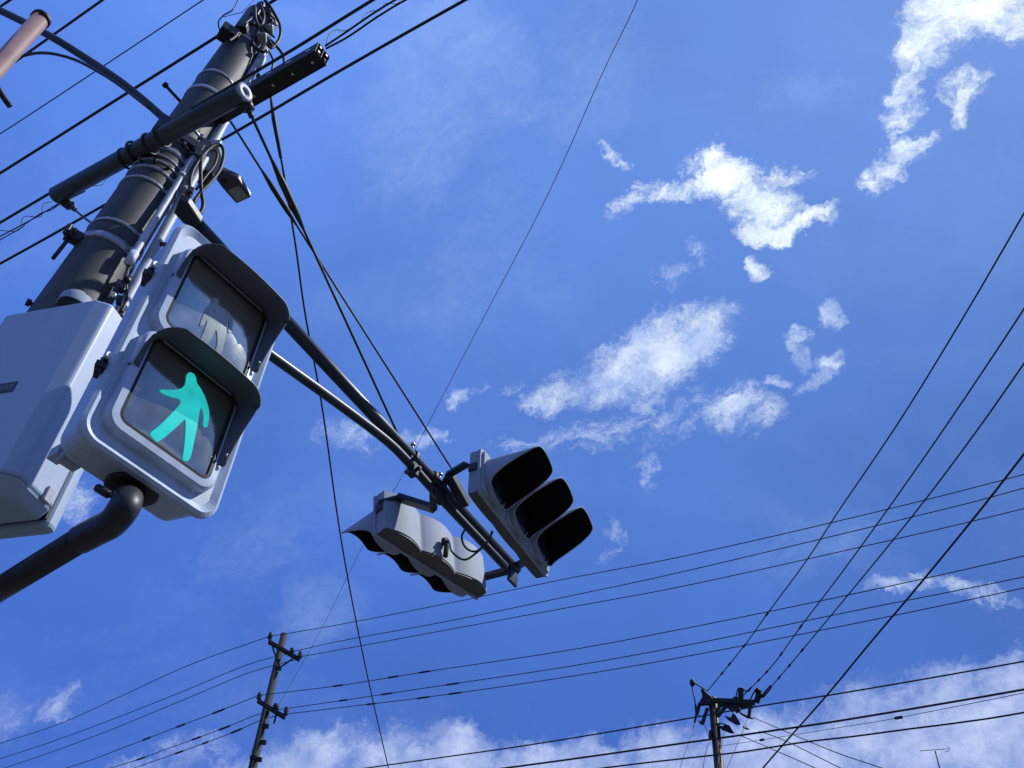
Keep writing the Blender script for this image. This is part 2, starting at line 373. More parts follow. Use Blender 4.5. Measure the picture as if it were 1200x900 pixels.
# ------------------------------------------------------------------ near utility pole
KP = 3.04                                   # horizontal distance of the near pole
def ax(py, D=KP): return P(112+(318-py)*.658, py, D=D)
pa, pb = ax(318), ax(24)
axis = (pb-pa).normalized()
foot = pa-axis*(pa.z/axis.z)
tc_ = Vector((-pa.x, -pa.y, 0)).normalized()             # from the pole to the camera
rt_ = Vector((-tc_.y, tc_.x, 0))                          # to the right as seen
def prad(p): return .117-(p.z-pa.z)*.0100
pole = thing('utility_pole', 'near dark concrete utility pole with steel bands and conduits behind the pedestrian signal', 'utility pole', foot)
m = MB(); npt = 30
m.lathe(foot, axis, [((pb-foot).length*i/npt, prad(foot+axis*(pb-foot).length*i/npt)) for i in range(npt+1)], 40); m.build('shaft', 'concrete', pole)
def ringband(py, w, extra=.004, mt='band', seam=True):
    p = ax(py); r = prad(p)+extra
    b = MB(); b.tube_prof([(p-axis*w/2, r-.004), (p-axis*w/2, r), (p+axis*w/2, r), (p+axis*w/2, r-.004)], axis, 40, False)
    if seam:
        q = p+(tc_*.8+rt_*.6).normalized()*(r+.004); b.box(q, (.016, .012, w*1.25)); 
    return b.build('band', mt, pole)
for py, w in ((60, .02), (104, .02), (123, .03), (166, .022), (183, .022), (196, .03), (205, .012), (211, .012), (219, .018), (232, .016), (283, .016), (301, .038)):
    ringband(py, w)
# collar hardware under the crossbar: stacked brackets with bolts
b = MB()
for py in (186, 214):
    p = ax(py); r = prad(p)
    for ang in (-50, -20, 10, 40):
        d_ = (tc_*math.cos(R(ang))+rt_*math.sin(R(ang)))
        b.tube([p+d_*(r-.005), p+d_*(r+.022)], .008, 8)
b.each('bolt', 'dark', pole)
p = ax(178); b = MB()
for s_ in (-1, 1):
    b.bar(p+tc_*(prad(p)+.01)+rt_*.10*s_+axis*.05, p+tc_*(prad(p)+.01)+rt_*.10*s_-axis*.09, .02, .05)
b.box(p+tc_*(prad(p)+.006)-axis*.02, (.2, .03, .05), Matrix((rt_, tc_, axis)).transposed()); b.build('clamp_plate', 'arm', pole, bevel=.003)
# band with ears at the left (y 300)
p = ax(303); r = prad(p); q = p-rt_*(r+.02)+tc_*.03
b = MB(); b.box(q, (.06, .05, .045), Matrix((rt_, tc_, axis)).transposed()); b.box(q-rt_*.03+tc_*.02, (.02, .02, .06)); b.build('clamp_ear', 'dark', pole, bevel=.004)
b = MB(); b.tube([q-rt_*.01, P(62, 303, D=KP-.02)], .008, 8); b.tube([q+tc_*.03-rt_*.01, q+tc_*.034], .014, 8); b.build('step_bolt', 'dark', pole)
# step bolts
def sbolt(x0, y0, x1, y1, D0=KP, D1=KP):
    a, c = P(x0, y0, D=D0), P(x1, y1, D=D1)
    b = MB(); b.tube([a, c], .008, 8); d_ = (c-a).normalized(); b.tube([c-d_*.012, c+d_*.004], .015, 10); b.build('step_bolt', 'dark', pole)
sbolt(216, 124, 193, 99); sbolt(50, 362, 32, 354); sbolt(128, 335, 150, 328, KP-.2, KP-.2)
# conduits
def conduit(pts, r, m_='galv', couplings=()):
    c = catmull([P(x, y, D=D) for x, y, D in pts], 6); b = MB(); b.tube(c, r, 16)
    for (x, y, D, l, rr) in couplings:
        q = P(x, y, D=D); b.tube([q-axis*l/2, q+axis*l/2], rr, 16)
    return b.build('conduit', m_, pole)
conduit([(313, 54, KP-.05), (217, 226, KP-.05), (153, 342, KP-.05), (51, 526, KP-.05)], .0215, couplings=((303, 75, KP-.05, .14, .0235), (217, 226, KP-.05, .05, .025)))
conduit([(229, 180, KP-.10), (199.5, 228, KP-.11), (166, 283, KP-.125), (152, 306, KP-.13)], .0145, couplings=((154, 302.5, KP-.13, .07, .018), (213, 206, KP-.105, .02, .019)))
# crossbar: round steel pipe U-bolted to the pole, rising end turned to the camera
zc = 4.55*.78
ca, cb = P(66, 229, z=zc), P(286, 108, z=zc)
cdir = (cb-ca).normalized()
b = MB(); b.tube([ca, cb], .041, 28, caps=True); cross = b.build('crossbar', 'greypipe', pole)
b = MB(); b.tube_prof([(cb-cdir*.01, .041), (cb+cdir*.008, .041), (cb+cdir*.008, .018), (cb-cdir*.01, .018)], cdir, 24, False); b.build('end_cap', 'galv', cross)
b = MB()
for x, y in ((148, 186), (158, 178), (176, 169), (190, 160)):
    q = P(x, y, z=zc); up = Vector((0, 0, 1))
    sv = cdir.cross(up).normalized(); pts = [q+(up*math.sin(R(a))+sv*math.cos(R(a)))*.048 for a in range(-90, 271, 20)]
    b.tube(pts, .006, 6, caps=False); b.tube([q+up*.03, q+up*.125-tc_*.01], .006, 6)
b.each('u_bolt', 'dark', cross)
for (x0, y0, x1, y1) in ((72, 233, 82, 241), (287, 117, 292, 130)):
    a, c = P(x0, y0, z=zc), P(x1, y1, z=zc-.03)
    b = MB(); b.tube([a, c], .026, 10); b.tube([c, c+(c-a)*.6], .012, 8); b.build('stay_eye', 'dark', cross)
b = MB(); b.tube([P(80, 240, z=zc-.03), P(120, 272, D=KP+.1)], .005, 8); b.build('stay_rod', 'dark', cross)
# perforated black beam above it
zb = 5.2*.78
ba, bb = P(246, 139, z=zb), P(378, 63, z=zb); bd = (bb-ba).normalized(); ba = ba-bd*.35
up = Vector((0, 0, 1)); sd_ = bd.cross(up)
b = MB()
b.bar(ba, bb, .006, .075, up=up); 
for s_ in (-1, 1): b.bar(ba+sd_*.04*s_, bb+sd_*.04*s_, .006, .085, up=up)
b.bar(ba+up*.04, bb+up*.04, .08, .006, up=up); b.bar(ba-up*.035, bb-up*.035, .08, .005, up=up)
beam = b.build('equipment_beam', 'sil', pole, bevel=.004)
b = MB()
for i in range(9):
    q = bb-bd*(.05+.12*i); b.box(q+up*.0+sd_*.0445*1, (.03, .003, .012), Matrix((bd, sd_, up)).transposed()); b.box(q-up*.039, (.012, .012, .003), Matrix((bd, sd_, up)).transposed())
for a_ in (-1, 1):
    for c_ in (-1, 1): b.box(bb+bd*.001+sd_*.022*a_+up*.02*c_, (.004, .012, .012), Matrix((bd, sd_, up)).transposed())
b.each('slot_plate', 'screw', beam)
# head of the pole: brackets, clamps, loops of cable
b = MB(); q = P(268, 41, D=KP-.06); b.box(q, (.10, .09, .07), Matrix((rt_, tc_, axis)).transposed()); q = P(284, 33, D=KP-.1); b.box(q, (.06, .05, .05)); b.each('clamp_block', 'dark', pole, bevel=.006)
for pts, r in (
    (((310, 0), (318, 10), (328, 30), (327, 46), (318, 56), (312, 50)), .009), (((300, 12), (306, 25), (310, 40), (320, 50), (332, 66), (331, 84), (326, 104), (318, 110)), .008),
    (((314, 58), (320, 72), (316, 90), (312, 100)), .006), (((296, 20), (284, 30), (276, 42), (268, 48)), .008), (((305, 5), (309, 20), (303, 36), (296, 52), (310, 62)), .009),
    (((312, 14), (322, 24), (314, 36), (322, 44)), .006), (((298, 8), (300, 26), (312, 44), (318, 54)), .012)):
    b = MB(); b.tube(catmull([P(x, y, D=KP-.1) for x, y in pts], 7), r, 8); b.build('cable', 'black', pole)
b = MB()
for x, y, w in ((300, 20, .07), (308, 34, .06), (294, 30, .07), (316, 26, .04), (306, 8, .05), (303, 90, .03), (304, 46, .05), (311, 12, .045)):
    q = P(x, y, D=KP-.07); b.box(q, (w, w*.7, w*.9), Matrix.Rotation(x, 3, 'Z'))
b.each('top_bracket', 'dark', pole, bevel=.006)
b = MB()
for x, y, w in ((316, 34, .04), (322, 28, .03), (307, 45, .05), (312, 60, .02)):
    q = P(x, y, D=KP-.11); b.box(q, (w, w*.5, w*1.2), Matrix.Rotation(x*.7, 3, 'X'))
b.each('clip', 'band', pole, bevel=.004)
# loops beside the street lamp
for pts, r in (
    (((222, 232), (224, 205), (236, 184), (248, 172), (258, 170), (262, 180), (258, 198), (246, 214), (236, 224), (226, 238)), .0085),
    (((236, 184), (235, 205), (236, 225), (238, 240), (234, 250), (228, 246)), .009), (((232, 182), (244, 176), (254, 178), (252, 192), (240, 208), (230, 222)), .006),
    (((222, 262), (214, 276), (200, 286), (188, 286)), .010), (((150, 310), (148, 330), (148, 350), (142, 366)), .006), (((153, 312), (147, 322), (146, 338)), .006)):
    b = MB(); b.tube(catmull([P(x, y, D=KP-.12) for x, y in pts], 7), r, 8); b.build('cable', 'black', pole)
b = MB()
for x, y, w in ((228, 176, .03), (224, 181, .025), (222, 226, .05), (215, 248, .03), (144, 340, .03), (140, 352, .035), (150, 327, .03), (139, 366, .04)):
    q = P(x, y, D=KP-.11); b.box(q, (w, w*.6, w*.8), Matrix.Rotation(x, 3, 'Z'))
b.each('clip', 'dark', pole, bevel=.004)
# strut at the lower right of the shaft, with a bright bolt
b = MB(); b.bar(P(140, 330, D=KP-.1), P(118, 380, D=KP-.1), .03, .02); st = b.build('strap', 'dark', pole, bevel=.003)
b = MB(); q = P(132, 346, D=KP-.14); b.lathe(q, tc_, [(0, .013), (.008, .013), (.012, .008)], 12); b.build('bolt_head', 'screw', st)
# white insulator sleeve peeping over the cabinet
b = MB(); q = P(92, 352, D=KP-.13); b.lathe(q-axis*.05, axis, [(0, .062), (.04, .062), (.055, .05), (.06, .0)], 24, False); b.build('sleeve', 'veh', pole)

# ------------------------------------------------------------------ street lamp on the pole
zl = P(270, 216, D=KP+.05).z-EYE
lamp = thing('street_lamp', 'small grey LED street lamp with square head mounted behind the utility pole', 'street lamp', P(240, 200, z=zl))
def flat(pxs, z_, h): return MB().prism([P(x, y, z=z_) for x, y in pxs], (0, 0, h))
hd = flat(((259.5, 199.7), (278.8, 208.8), (293.4, 231.7), (276.9, 239), (261.3, 221.7), (253, 210.7)), zl, .035).build('lamp_head', 'greypipe', lamp, bevel=.006)
flat(((280, 217.5), (291.0, 231.2), (277.5, 236.3), (266.5, 223.4)), zl-.003, .0028).build('diffuser', 'lampglass', hd)
b = MB(); b.lathe(P(262, 215, z=zl-.012), (0, 0, 1), [(0, .012), (.011, .014)], 12); b.build('sensor', 'black', hd)
flat(((239, 178), (246, 171), (256, 171), (260, 186), (256, 203), (244, 208), (233, 200)), zl+.01, .06).build('bracket', 'galv', lamp, bevel=.008)
flat(((236, 200), (250, 208), (240, 222), (230, 214)), zl-.01, .03).build('junction', 'dark', lamp, bevel=.006)

# ------------------------------------------------------------------ signal arm
za = 3.2
ua, ub = P(214, 246, z=za), P(606, 668, z=za)
adir = (ub-ua).normalized()
nrm = adir.cross(Vector((0, 0, 1)))
def onplane(x, y):
    w = ray(x, y); t = (ua-EYEV).dot(nrm)/w.dot(nrm); return EYEV+w*t
arm = thing('signal_arm', 'long twin-pipe dark steel arm reaching from the utility pole to the two traffic signals', 'signal arm', ua)
b = MB(); b.tube([ua, ub], .034, 24, r2=.030); up_ = b.build('upper_pipe', 'arm', arm)
lp = [onplane(x, y) for x, y in ((182, 330), (244, 362), (313, 413), (392, 470), (450, 514), (478, 541), (520, 588), (592, 664))]
b = MB(); b.tube(catmull(lp, 8), .0245, 20); lp_ = b.build('lower_pipe', 'arm', arm)
b = MB(); b.prism([P(x, y, z=za-.04) for x, y in ((210, 234), (220, 238), (236, 262), (228, 268), (214, 262), (203, 250))], (0, 0, .045)); b.build('pole_bracket', 'dark', arm, bevel=.008)
b = MB()
for t0 in (.60, .665):
    q = ua.lerp(ub, t0); b.lathe(q-adir*.012, adir, [(0, .036), (0, .043), (.024, .043), (.024, .036)], 24, False)
for (x, y) in ((481, 538), (484, 551), (514, 572), (517, 583)):
    q = onplane(x, y); b.tube([q-nrm*.05, q+nrm*.05], .012, 10); b.box(q, (.05, .05, .07), Matrix((adir, nrm, Vector((0, 0, 1)))).transposed())
b.each('pipe_clamp', 'dark', arm, bevel=.004)
for (x, y) in ((483, 527), (515, 562)):
    q = onplane(x, y); b = MB(); b.tube([q-Vector((0, 0, .02)), q+Vector((0, 0, .05))], .007, 8); b.tube([q+Vector((0, 0, .03)), q+Vector((0, 0, .045))], .014, 6); b.build('bolt', 'screw', arm)
q = ub; b = MB(); b.tube([q-adir*.09+Vector((0, 0, .0)), q-adir*.09-Vector((0, 0, .11))], .012, 8); b.tube([q-adir*.03, q-adir*.03-Vector((0, 0, .12))], .012, 8)
b.box(q-adir*.05+Vector((0, 0, -.055)), (.10, .02, .14), Matrix((adir, nrm, Vector((0, 0, 1)))).transposed()); b.build('end_clamp', 'arm', arm, bevel=.004)

# ------------------------------------------------------------------ three-lamp traffic signals
def rotm(yaw, pitch, roll): return Matrix.Rotation(R(yaw), 3, 'Z') @ Matrix.Rotation(R(pitch), 3, 'X') @ Matrix.Rotation(R(roll), 3, 'Y')
def hood(cx, r, Lf, lb=.04, n=64, r0=None):
    """hood round a lamp: long at the top, short below, lens axis along -y; returns open surface"""
    vs = []; rows = 7
    for k in range(n+1):
        a = R(-180+360*k/n)                       # 0 = top
        c = math.cos(a)
        t = max(0, min(1, (124-abs(180*(2*k/n-1)))/78)); t = t*t*(3-2*t)
        l = lb+(Lf-lb)*t
        rx = r*(1+.0*c)
        for j in range(rows):
            s_ = j/(rows-1); rr = rx*(1+.02*s_)
            vs.append((cx+rr*math.sin(a), -.05-l*s_, rr*c-.012*s_))
    fs = []
    for k in range(n):
        for j in range(rows-1):
            fs.append((k*rows+j, (k+1)*rows+j, (k+1)*rows+j+1, k*rows+j+1))
    return vs, fs
def vsignal(label, loc, M, L, H, D, bulge=.55):
    t = thing('traffic_signal', label, 'traffic signal', loc, M, 'three-lamp traffic signals on the arm')
    h = H/2; w = L/3
    prof = [(-L/2, -D/2), (L/2, -D/2), (L/2, 0)]
    for i in (2, 1, 0):                          # scalloped back, one bulge per lamp
        x0 = -L/2+i*w
        for k in range(17):
            u = 1-k/16; x = x0+w*u
            if i < 2 and k == 0: x -= .004
            prof.append((x, D*.22+D*bulge*(math.sin(math.pi*(.10+.80*u))**.8)))
    prof.append((-L/2, 0))
    lo = [Vector((x, y, -h*(.94 if y > 0 else 1))) for x, y in prof]; hi = [Vector((x, y*(.9 if y > 0 else 1), h)) for x, y in prof]
    b = MB(); b.loft([lo, hi]); b.build('housing', 'veh', t, world=False, autos=True)
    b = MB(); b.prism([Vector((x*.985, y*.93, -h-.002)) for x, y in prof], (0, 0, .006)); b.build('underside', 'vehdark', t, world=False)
    b = MB(); b.loft([rrect(-L/2-.012, L/2+.012, -h-.012, h+.012, .03, -D/2-.004), rrect(-L/2-.012, L/2+.012, -h-.012, h+.012, .03, -D/2+.012)]); b.build('front_rim', 'veh', t, world=False, bevel=.002)
    r = min(H*.5-.004, w*.5-.004)
    for i in range(3):
        cx = (i-1)*w
        b = MB(); b.loft([rrect(cx-w/2+.004, cx+w/2-.004, -h+.004, h-.004, .02, -D/2-.004), rrect(cx-w/2+.008, cx+w/2-.008, -h+.008, h-.008, .02, -D/2-.02)]); dr = b.build('lamp_door', 'veh', t, world=False, bevel=.002)
        b = MB(); b.lathe((cx, -D/2-.018, 0), (0, -1, 0), [(0, r*.86), (.012, r*.84), (.02, r*.6), (.024, r*.01)], 32, False); b.build('lens', 'darklens', dr, world=False)
        vs, fs = hood(cx, r, .305); b = MB(); b.add([(x, y-D/2+.036, z) for x, y, z in vs], fs, True); ho = b.build('hood', 'veh', t, world=False, solid=.004)
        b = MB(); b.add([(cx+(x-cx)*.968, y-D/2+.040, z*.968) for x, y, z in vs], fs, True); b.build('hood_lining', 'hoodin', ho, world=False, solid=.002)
    for s_ in (-1, 1):
        b = MB(); b.bar((s_*L/2, .0, .03), (s_*(L/2+.012), 0, .03), .05, .05); b.build('end_boss', 'dark', t, world=False, bevel=.004)
    return t
rs = vsignal('traffic signal on the right side of the arm showing its three black hood openings', EYEV+Vector((.056, 5.63, 4.026))*.78, rotm(61, -3.2, 0), .88, .285, .09, .12)
ls = vsignal('traffic signal on the left side of the arm seen from behind with pale scalloped back', EYEV+Vector((-.537, 6.53, 4.314))*.725, rotm(-132.6, 10.2, 2.6), .885, .285, .075, .8)
def lw(t, p): return WM[t.name] @ Vector(p)
# brackets of the right signal
b = MB(); a = lw(rs, (-.46, .03, .05)); c = onplane(520, 568); mid = P(526, 556, z=za+.05)
b.bar(a, mid, .045, .02); b.tube([mid, c], .02, 10); b.bar(mid, P(546, 592, z=za-.03), .055, .05); b.build('bracket', 'arm', rs, bevel=.004)
b = MB(); a = lw(rs, (.40, .04, -.02)); b.bar(a, onplane(604, 664), .05, .03); b.build('bracket', 'arm', rs, bevel=.004)
# brackets of the left signal
b = MB(); a = lw(ls, (.455, .0, .06)); m1 = P(467, 583, D=(a-EYEV).xy.length); m2 = P(508, 596, z=za-.06); c = onplane(508, 575)
b.bar(a, m1, .04, .02); b.bar(m1, m2, .065, .03); b.bar(m2, c, .045, .03); b.tube([m2-Vector((0, 0, .02)), m2+Vector((0, 0, .05))], .014, 8); b.build('bracket', 'arm', ls, bevel=.004)
b = MB(); a = lw(ls, (-.45, .0, .0)); b.bar(a, onplane(598, 668), .05, .03); b.build('bracket', 'arm', ls, bevel=.004)
# cable gland and looping cable of the left signal
b = MB(); q = lw(ls, (.0, .085, -.02)); b.tube([q, q+nrm*.03], .025, 10); b.tube([q+nrm*.03, q+nrm*.03-Vector((0, 0, .11))], .016, 8); b.build('cable_gland', 'black', ls, bevel=.003)
b = MB(); a0 = q+nrm*.04
b.tube(catmull([a0, P(530, 647, D=4.45), P(544, 656, D=4.4), P(558, 648, D=4.35), P(570, 636, D=4.3), P(577, 624, D=4.3)], 7), .006, 8); b.build('cable', 'black', ls)
b = MB(); b.tube(catmull([P(545, 620, D=4.3), P(541, 630, D=4.3), P(546, 642, D=4.3), P(558, 646, D=4.32), P(572, 634, D=4.3), P(577, 622, D=4.28)], 7), .006, 8); b.build('cable', 'black', ls)

# ------------------------------------------------------------------ pedestrian signal
PS = 1.2
pl = EYEV+Vector((-.79, 1.725, 1.465))*PS
PM = Matrix.Rotation(R(51.8), 3, 'Z') @ Matrix.Scale(1, 3)
ped = thing('pedestrian_signal', 'white two-lens pedestrian signal showing the green walking figure, in front of the concrete pole', 'pedestrian signal', pl, PM)
def sc(l): return [Vector(v)*PS for v in l]
def bl(b): b.v = [v*PS for v in b.v]; return b
zt, zb0 = .545, -.20
b = MB(); b.loft([rrect(-.155, .155, zb0+.018, zt-.02, .045, .150), rrect(-.172, .172, zb0+.006, zt-.006, .045, .135), rrect(-.184, .184, zb0, zt, .045, .04)])
bl(b).build('housing', 'white', ped, world=False, bevel=.012, seg=3)
b = MB(); b.loft([rrect(-.184, .184, zb0, zt, .045, .039), rrect(-.197, .197, zb0-.010, zt+.010, .05, .034), rrect(-.197, .197, zb0-.010, zt+.010, .05, .018), rrect(-.188, .188, zb0-.002, zt+.002, .045, .012), rrect(-.170, .170, zb0+.018, zt-.018, .035, .022)])
bl(b).build('front_frame', 'white', ped, world=False, bevel=.0)
def pdoor(zc_, nm):
    x0, x1, z0, z1 = -.160, .160, zc_-.160, zc_+.158
    lo = rrect(x0, x1, z0, z1, .045, .024); mi = rrect(x0+.002, x1-.002, z0+.002, z1-.002, .043, .002); mi2 = rrect(x0+.008, x1-.008, z0+.008, z1-.008, .038, -.004)
    ii = rrect(-.135, .135, zc_-.135, zc_+.135, .026, -.006); i2 = rrect(-.133, .133, zc_-.133, zc_+.133, .024, .010)
    b = MB(); b.loft([lo, mi, mi2, ii, i2], cap0=True, cap1=False, smooth=False)
    d = bl(b).build('lens_door', 'white', ped, world=False)
    for p_ in d.data.polygons: p_.use_smooth = False
    b = MB(); b.loft([rrect(-.1335, .1335, zc_-.1335, zc_+.1335, .024, -.0045), rrect(-.127, .127, zc_-.127, zc_+.127, .020, -.006), rrect(-.126, .126, zc_-.126, zc_+.126, .020, .004)], cap0=False, cap1=False)
    bl(b).build('gasket', 'black', d, world=False)
    return d
def plens(zc_, d, m_):
    n = 28; vs = []; fs = []
    for i in range(n+1):
        for j in range(n+1):
            u, v = -1+2*i/n, -1+2*j/n; vs.append(Vector((u*.1275, -.001-.014*(1-u*u)**.7*(1-v*v)**.7, zc_+v*.1275)))
    for i in range(n):
        for j in range(n): fs.append((i*(n+1)+j, (i+1)*(n+1)+j, (i+1)*(n+1)+j+1, i*(n+1)+j+1))
    b = MB(); b.add(vs, fs, True); return bl(b).build('lens', m_, d, world=False)
d1 = pdoor(0, 'low'); l1 = plens(0, d1, 'lens'); d2 = pdoor(.322, 'up'); l2 = plens(.322, d2, 'lens2')
def ploc(x, y, yl=-.012):                       # photo pixel -> position on the lens plane
    w = PM.inverted() @ ray(x, y); c = PM.inverted() @ (pl-EYEV); t = (yl*PS+c.y)/w.y; q = (w*t-c)/PS; return q
def lens_y(x, z, zc_): u, v = x/.1275, (z-zc_)/.1275; return -.001-.014*max(0, 1-u*u)**.7*max(0, 1-v*v)**.7
def figure(pxs, zc_, name, m_, parent, shift=(0, 0), flip=False):
    pts = []
    for x, y in pxs:
        q = ploc(x/3.0, 250+y/3.0); pts.append(((-q.x if flip else q.x)+shift[0], q.z+shift[1]))
    for _ in range(2):                            # round the outline's corners
        pts = [p for i in range(len(pts)) for p in ((pts[i][0]*.78+pts[(i+1) % len(pts)][0]*.22, pts[i][1]*.78+pts[(i+1) % len(pts)][1]*.22), (pts[i][0]*.22+pts[(i+1) % len(pts)][0]*.78, pts[i][1]*.22+pts[(i+1) % len(pts)][1]*.78))]
    import bmesh
    from mathutils.geometry import tessellate_polygon
    tris = tessellate_polygon([[Vector((x, z, 0)) for x, z in pts]])
    bm = bmesh.new(); vv = [bm.verts.new((x, 0, z)) for x, z in pts]
    for t in tris: bm.faces.new([vv[i] for i in t])
    for _ in range(3):
        lg = [e for e in bm.edges if e.calc_length() > .008]
        if lg: bmesh.ops.subdivide_edges(bm, edges=lg, cuts=1); bmesh.ops.triangulate(bm, faces=bm.faces)
    for v in bm.verts: v.co.y = lens_y(v.co.x, v.co.z, zc_)-.0018
    bm.verts.index_update()
    b = MB(); b.add([v.co.copy() for v in bm.verts], [tuple(v.index for v in f.verts) for f in bm.faces]); bm.free()
    return bl(b).build(name, m_, parent, world=False)
walker = [(655, 575), (660, 562), (672, 556), (686, 562), (692, 576), (692, 598), (704, 612), (722, 650), (734, 690), (735, 715), (728, 756), (711, 750), (716, 712), (704, 680), (697, 700), (692, 745), (682, 800), (674, 868),
          (648, 868), (650, 820), (650, 745), (648, 722), (620, 752), (575, 792), (558, 802), (545, 788), (530, 770), (560, 748), (600, 705), (632, 672), (630, 655), (600, 648), (570, 636), (556, 620), (590, 622), (625, 622), (645, 610), (652, 596)]
figure(walker, 0, 'walking_figure', 'walk', l1)
stand = [(738, 318), (745, 300), (760, 298), (768, 312), (764, 328), (800, 345), (818, 375), (812, 422), (798, 420), (802, 388), (795, 382), (792, 420), (782, 500), (760, 500), (765, 445), (757, 405),
         (745, 440), (722, 480), (700, 465), (722, 400), (728, 370), (715, 395), (700, 398), (712, 360), (722, 335)]
figure(stand, .322, 'standing_figure', 'stand', l2)
# visors
def visor(zc_):
    path = []                                    # (x, z, protrusion)
    X, Zt, rc = .139, zc_+.139, .04
    zs_l, zs_r = zc_+.02, zc_-.062
    for k in range(5): u = k/4; path.append((-X, zs_l+(Zt-rc-zs_l)*u, .006+.030*u*u))
    for k in range(1, 9): a = R(180-90*k/8); path.append((-X+rc+rc*math.cos(a), Zt-rc+rc*math.sin(a), .036+.054*k/8))
    for k in range(1, 9): path.append((-X+rc+(2*X-2*rc)*k/8, Zt, .090+.006*math.sin(math.pi*k/8)))
    for k in range(1, 9): a = R(90-90*k/8); path.append((X-rc+rc*math.cos(a), Zt-rc+rc*math.sin(a), .090-.016*k/8))
    for k in range(1, 9): u = k/8; path.append((X, Zt-rc+(zs_r-Zt+rc)*u, .014+.060*(1-u)**1.6))
    path += [(X, zs_r-.008, .012), (X, zs_r-.012, .006)]
    rows = 6; vs = []
    for x, z, p_ in path:
        for j in range(rows):
            s_ = j/(rows-1); vs.append(Vector((x*(1+.13*s_), -.004-p_*s_, z-.012*s_*(1 if z > zc_+.1 else 0)+.0*s_)))
    fs = [(k*rows+j, (k+1)*rows+j, (k+1)*rows+j+1, k*rows+j+1) for k in range(len(path)-1) for j in range(rows-1)]
    b = MB(); b.add(vs, fs, True); v = bl(b).build('visor', 'visor', ped, world=False, solid=.004)
    b = MB()
    for x, z in ((-.11, zc_+.150), (0, zc_+.152), (.11, zc_+.150), (.150, zc_+.06), (.150, zc_-.045)): b.lathe((x, -.018, z), (0, 0, -1) if z > zc_+.1 else (-1, 0, 0), [(0, .005), (.003, .005), (.005, .002)], 8)
    bl(b).each('visor_screw', 'screw', v, world=False)
visor(0); visor(.322)
# side latches and hinge pips
for z in (-.012, .314):
    b = MB(); b.bar((-.186, .06, z-.004), (-.212, .018, z-.004), .024, .018); b.bar((-.2, .05, z+.012), (-.21, .0, z+.012), .010, .008); b.tube([(-.205, .03, z-.02), (-.205, .03, z+.022)], .009, 8); la = bl(b).build('latch', 'dark', ped, world=False, bevel=.002)
    b = MB(); b.tube([(-.212, .004, z+.01), (-.212, -.006, z+.01)], .009, 10); bl(b).build('latch_screw', 'screw', la, world=False)
b = MB()
for zc_ in (0, .322):
    b.tube([(-.152, -.003, zc_+.045), (-.152, -.006, zc_+.045)], .003, 8); b.box((-.160, .002, zc_+.02), (.002, .012, .003))
bl(b).each('rim_rivet', 'black', ped, world=False)
# socket below and wall-side hinge tab
b = MB(); b.lathe((.010, .088, -.196), (0, 0, -1), [(0, .062), (.010, .062), (.013, .055), (.013, .04)], 32, True); bl(b).build('socket', 'black', ped, world=False)
b = MB(); b.box((-.12, .16, -.165), (.05, .03, .05)); b.box((-.14, .18, -.165), (.03, .04, .03)); bl(b).build('rear_tab', 'galv', ped, world=False, bevel=.003)

# mounting pipe: rises into the socket, elbow, then runs back to the pole
e0 = lw(ped, Vector((.010, .088, -.195))*PS); e1 = e0-Vector((0, 0, .03))
zq = P(120, 620, D=math.hypot(e0.x, e0.y)).z-EYE
q1, q2 = P(95, 632, z=zq), P(0, 690, z=zq)
dq = (q2-q1).normalized(); q3 = q2+dq*((foot-q2).xy.length-.1)
mp = thing('mounting_pipe', 'black bent pipe holding the pedestrian signal from below at the lower left', 'support pipe', q3)
b = MB(); b.tube([q1-dq*.03, q3], .036, 24); pp = b.build('straight_pipe', 'dark', mp)
b = MB(); b.tube(catmull([e0, e1, P(146, 594, z=zq+.012), P(132, 612, z=zq), P(112, 623, z=zq), q1+dq*.0], 8), [.043]*1+[.040]*40, 24); b.build('elbow', 'dark', mp)
b = MB(); b.bar(P(152, 590, z=zq+.03), P(118, 575, z=zq+.06), .014, .012); b.tube([P(128, 580, z=zq+.05), P(113, 571, z=zq+.07)], .012, 6); b.build('set_screw', 'black', mp, bevel=.002)

# ------------------------------------------------------------------ control cabinet
zt2 = 3.15*.735
A = P(113, 350, z=zt2); B = P(15, 367, z=zt2)
fx = (A-B).normalized(); fy = fx.cross(Vector((0, 0, -1)))          # fx along the broad face, fy outwards
if fy.dot(-A+EYEV) < 0: fy = -fy
zbot = P(2, 569, D=(A-EYEV).xy.length).z
Wc = (A-B).length+.03; Hc = A.z-zbot; Dc = .19
cabm = Matrix((fx, -fy, Vector((0, 0, 1)))).transposed()
cab = thing('control_cabinet', 'pale grey control cabinet strapped to the pole left of the pedestrian signal', 'control box', Vector((A.x, A.y, zbot)), cabm)
# local: x 0 = right edge of face, -x to the left, y back, z up
def rr2(x0, x1, y0, y1, r, z, cf=.04):
    return [Vector((x0, y0, z)), Vector((x1-.0, y0, z)), Vector((x1+.045, y0+.030, z)), Vector((x1+.045, y1, z)), Vector((x0, y1, z))]
b = MB(); b.loft([rr2(-Wc, 0, 0, Dc, .02, 0.04), rr2(-Wc, 0, 0, Dc, .02, Hc)])
b.v[0:5] = [v+Vector((0, 0, 0)) for v in b.v[0:5]]
b.build('cabinet_door', 'cab', cab, world=False, bevel=.012, seg=3)
b = MB(); b.loft([[v for v in rr2(-Wc+.03, -.03, .05, Dc, .02, 0.0)], rr2(-Wc, 0, 0, Dc, .02, .039)]); b.build('underside', 'cab', cab, world=False, bevel=.01)
b = MB(); b.loft([rr2(-Wc+.0, .008, Dc+.001, Dc+.008, 0, .012), rr2(-Wc, .008, Dc+.001, Dc+.008, 0, Hc-.01)]); b.v = [Vector((v.x, max(v.y, Dc+.001), v.z)) for v in b.v]
